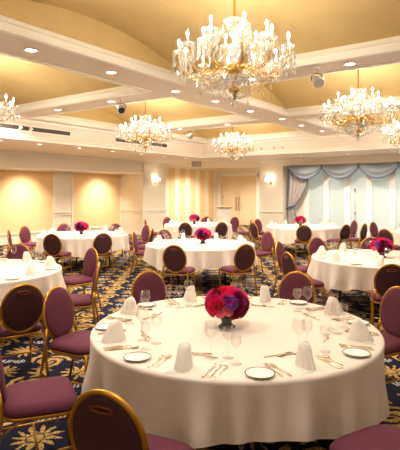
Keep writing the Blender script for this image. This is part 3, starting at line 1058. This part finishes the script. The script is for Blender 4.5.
for tb, dx, dy, lab in (('front', -.055, .03, 'large pink and crimson flower ball in a dark vase on front table'),
                        ('centre', .05, -.03, 'crimson flower centrepiece on the centre table'),
                        ('panel', -.02, .05, 'crimson flower centrepiece on the table by the peach panels'),
                        ('right', 0, 0, 'pink and red flower centrepiece on the right hand table'),
                        ('stripe', -.06, .1, 'small looking crimson flowers on the table by the striped wall'),
                        ('swag', 0, .05, 'bright pink flowers on the table before the tied curtain')):
    x, y = TABLES[tb]
    if fl0 is None:
        fl0 = make_flowers(lab)
        fl0.location = (x + dx, y + dy, ZT)
        fl0.rotation_euler = (0, 0, .9)
    else:
        dup(fl0, (x + dx, y + dy, ZT), x * 1.7, lab, 'flower centrepieces')

# ------------------------------------------------------------------ place settings
def napkin_mesh():
    mb = MB()
    N = 40
    rings = [(1.0, 0), (.93, .02), (.80, .044), (.64, .075), (.50, .102), (.36, .121), (.20, .130), (.02, .133)]
    def p(i, j):
        a = 2 * PI * i / N
        k, z = rings[j]
        c, s = math.cos(a), math.sin(a)
        crease = 1 - .16 * math.exp(-((abs((a + PI / 2 + PI) % (2 * PI) - PI)) / .18) ** 2)
        lx = .047 * (.55 + .45 * k) if j else .047
        x = lx * math.copysign(abs(c) ** .9, c) * (1 if j < 7 else .02) * crease
        y = (.088 * s * k + .022 * (1 - k)) * crease
        return (x, y, z * (1 + .03 * math.sin(2 * a)))
    mb.grid(None, N, len(rings) - 1, p, True)
    # the loose corner of the fold, lying to the front
    mb.add([(-.05, -.02, .002), (.02, -.075, .004), (-.075, -.115, .002), (-.035, -.04, .045), (-.04, -.055, .012)], [(0, 4, 3), (0, 2, 4), (2, 1, 4), (1, 3, 4)])
    return mb.mesh('napkin', M_NAP)
def plate(label):
    t = thing('bread_plate', label, 'plate', (0, 0, 0), 0, 'bread plates')
    MB().lathe([(.001, .004), (.05, .004), (.058, .007), (.078, .013), (.080, .012), (.058, .003), (.045, 0), (.001, 0)], 36).build('dish', M_PORC, t)
    MB().lathe([(.0765, .0130), (.079, .0146), (.0815, .0142), (.0815, .0118), (.078, .0112)], 40).build('rim', M_RIM, t, 'dark painted rim')
    return t
def goblet_mesh(name, h, rb, rt):
    fb = h * .52
    pr = [(.001, .002), (.034, .002), (.034, .004), (.012, .008), (.004, .014), (.0035, fb - .01), (.006, fb), (rb * .65, fb + .02), (rb, fb + (h - fb) * .42), (rb * .97, fb + (h - fb) * .62), (rt, h), (rt - .0015, h), (rb * .95, fb + (h - fb) * .45), (.004, fb + .01)]
    return MB().lathe(pr, 24).mesh(name, M_GLASS)
def knife_mesh():
    mb = MB()
    mb.prism([(-.006, -.11), (.006, -.11), (.0075, -.06), (.005, .0), (-.005, .0), (-.0075, -.06)], .001, .006)
    mb.prism([(-.005, 0), (.006, 0), (.010, .03), (.010, .09), (.004, .115), (-.005, .10)], .002, .004)
    return mb.mesh('knife', M_STEEL)
def fork_mesh():
    mb = MB()
    mb.prism([(-.007, -.10), (.007, -.10), (.0035, -.02), (.003, .03), (-.003, .03), (-.0035, -.02)], .001, .004)
    mb.prism([(-.003, .028), (.003, .028), (.0115, .045), (.0115, .058), (-.0115, .058), (-.0115, .045)], .002, .005)
    for k in range(4):
        x = -.0115 + k * .0062
        mb.prism([(x, .057), (x + .0042, .057), (x + .003, .098), (x + .0012, .098)], .003, .006)
    return mb.mesh('fork', M_STEEL)
def spoon_mesh():
    mb = MB()
    mb.prism([(-.006, -.09), (.006, -.09), (.003, -.01), (.003, .045), (-.003, .045), (-.003, -.01)], .001, .004)
    mb.ball((0, .066, .005), .017, .028, .004, 14, 6)
    return mb.mesh('spoon', M_STEEL)
ME = {'napkin': napkin_mesh(), 'wine_glass': goblet_mesh('wine_glass', .185, .036, .029), 'goblet': goblet_mesh('goblet', .215, .041, .034),
      'sherry_glass': goblet_mesh('sherry_glass', .165, .030, .028), 'knife': knife_mesh(), 'fork': fork_mesh(), 'spoon': spoon_mesh()}
SECT = {22.5: 'far rim, right of centre', 67.5: 'right rim, far half', 112.5: 'right rim, near half', 157.5: 'near rim, right of centre',
        -157.5: 'near rim, left of centre', -112.5: 'left rim, near half', -67.5: 'left rim, far half', -22.5: 'far rim, left of centre'}
# item, sideways to the diner's right, distance from the table's middle, turn, description, category, group
FULL = [
    ('napkin', 0, .885, 0, 'standing folded white napkin', 'napkin', 'folded napkins'),
    ('bread_plate', -.30, .88, 0, 'white bread plate with dark rim', 'plate', 'bread plates'),
    ('fork', -.185, .86, 0, 'outer table fork', 'fork', 'forks'),
    ('fork', -.150, .86, 2, 'inner table fork', 'fork', 'forks'),
    ('knife', .150, .875, 0, 'inner table knife', 'knife', 'knives'),
    ('knife', .180, .875, 1, 'outer table knife', 'knife', 'knives'),
    ('spoon', .212, .87, -1, 'soup spoon beside the knives', 'spoon', 'spoons'),
    ('spoon', .03, .675, 88, 'dessert spoon laid crosswise', 'spoon', 'spoons'),
    ('fork', -.03, .650, -86, 'dessert fork laid crosswise', 'fork', 'forks'),
    ('goblet', .085, .705, 0, 'tall stemmed water goblet', 'glass', 'water goblets'),
    ('wine_glass', .18, .655, 0, 'shorter stemmed wine glass', 'glass', 'wine glasses'),
    ('sherry_glass', .255, .735, 0, 'smallest stemmed sherry glass', 'glass', 'sherry glasses'),
]
MID = [FULL[0], FULL[1], FULL[4], FULL[9], FULL[10], FULL[11]]
FAR = [FULL[0], FULL[9], FULL[11]]
SETS = {'front': (FULL, list(SECT)), 'centre': (MID, list(SECT)), 'panel': (MID, list(SECT)), 'leftedge': (MID, [-22.5, 22.5, 67.5, 112.5, 157.5]),
        'right': (MID, [-157.5, -112.5, -67.5, -22.5, 22.5]), 'stripe': (FAR, list(SECT)), 'swag': (FAR, list(SECT)), 'rightedge': (FAR, [-112.5, -67.5, -22.5])}
rnd = random.Random(11)
plate0 = None
for tb, (items, phis) in SETS.items():
    tx, ty = TABLES[tb]
    for ph in phis:
        a = TH - math.radians(ph)                      # outward direction of this seat
        o_ = V(math.cos(a), math.sin(a), 0)
        right = V(-math.sin(a), math.cos(a), 0)        # the diner's right hand
        for (it, sx, r, turn, desc, cat, grp) in items:
            j = lambda q: rnd.uniform(-q, q)
            p = V(tx, ty, ZT) + o_ * (r + j(.012)) + right * (sx + j(.008))
            rz = a + PI / 2 + math.radians(turn) + j(.05)
            lab = '%s on %s, %s' % (desc, TNAME[tb], SECT[ph])
            if it == 'bread_plate':
                if plate0 is None:
                    plate0 = plate(lab)
                    plate0.location = p
                else:
                    dup(plate0, p, 0, lab, 'bread plates')
                continue
            ob = place(it, ME[it])
            ob.location = p
            ob.rotation_euler = (0, 0, rz + (j(.35) if it == 'napkin' else 0))
            tag(ob, lab, cat, grp)
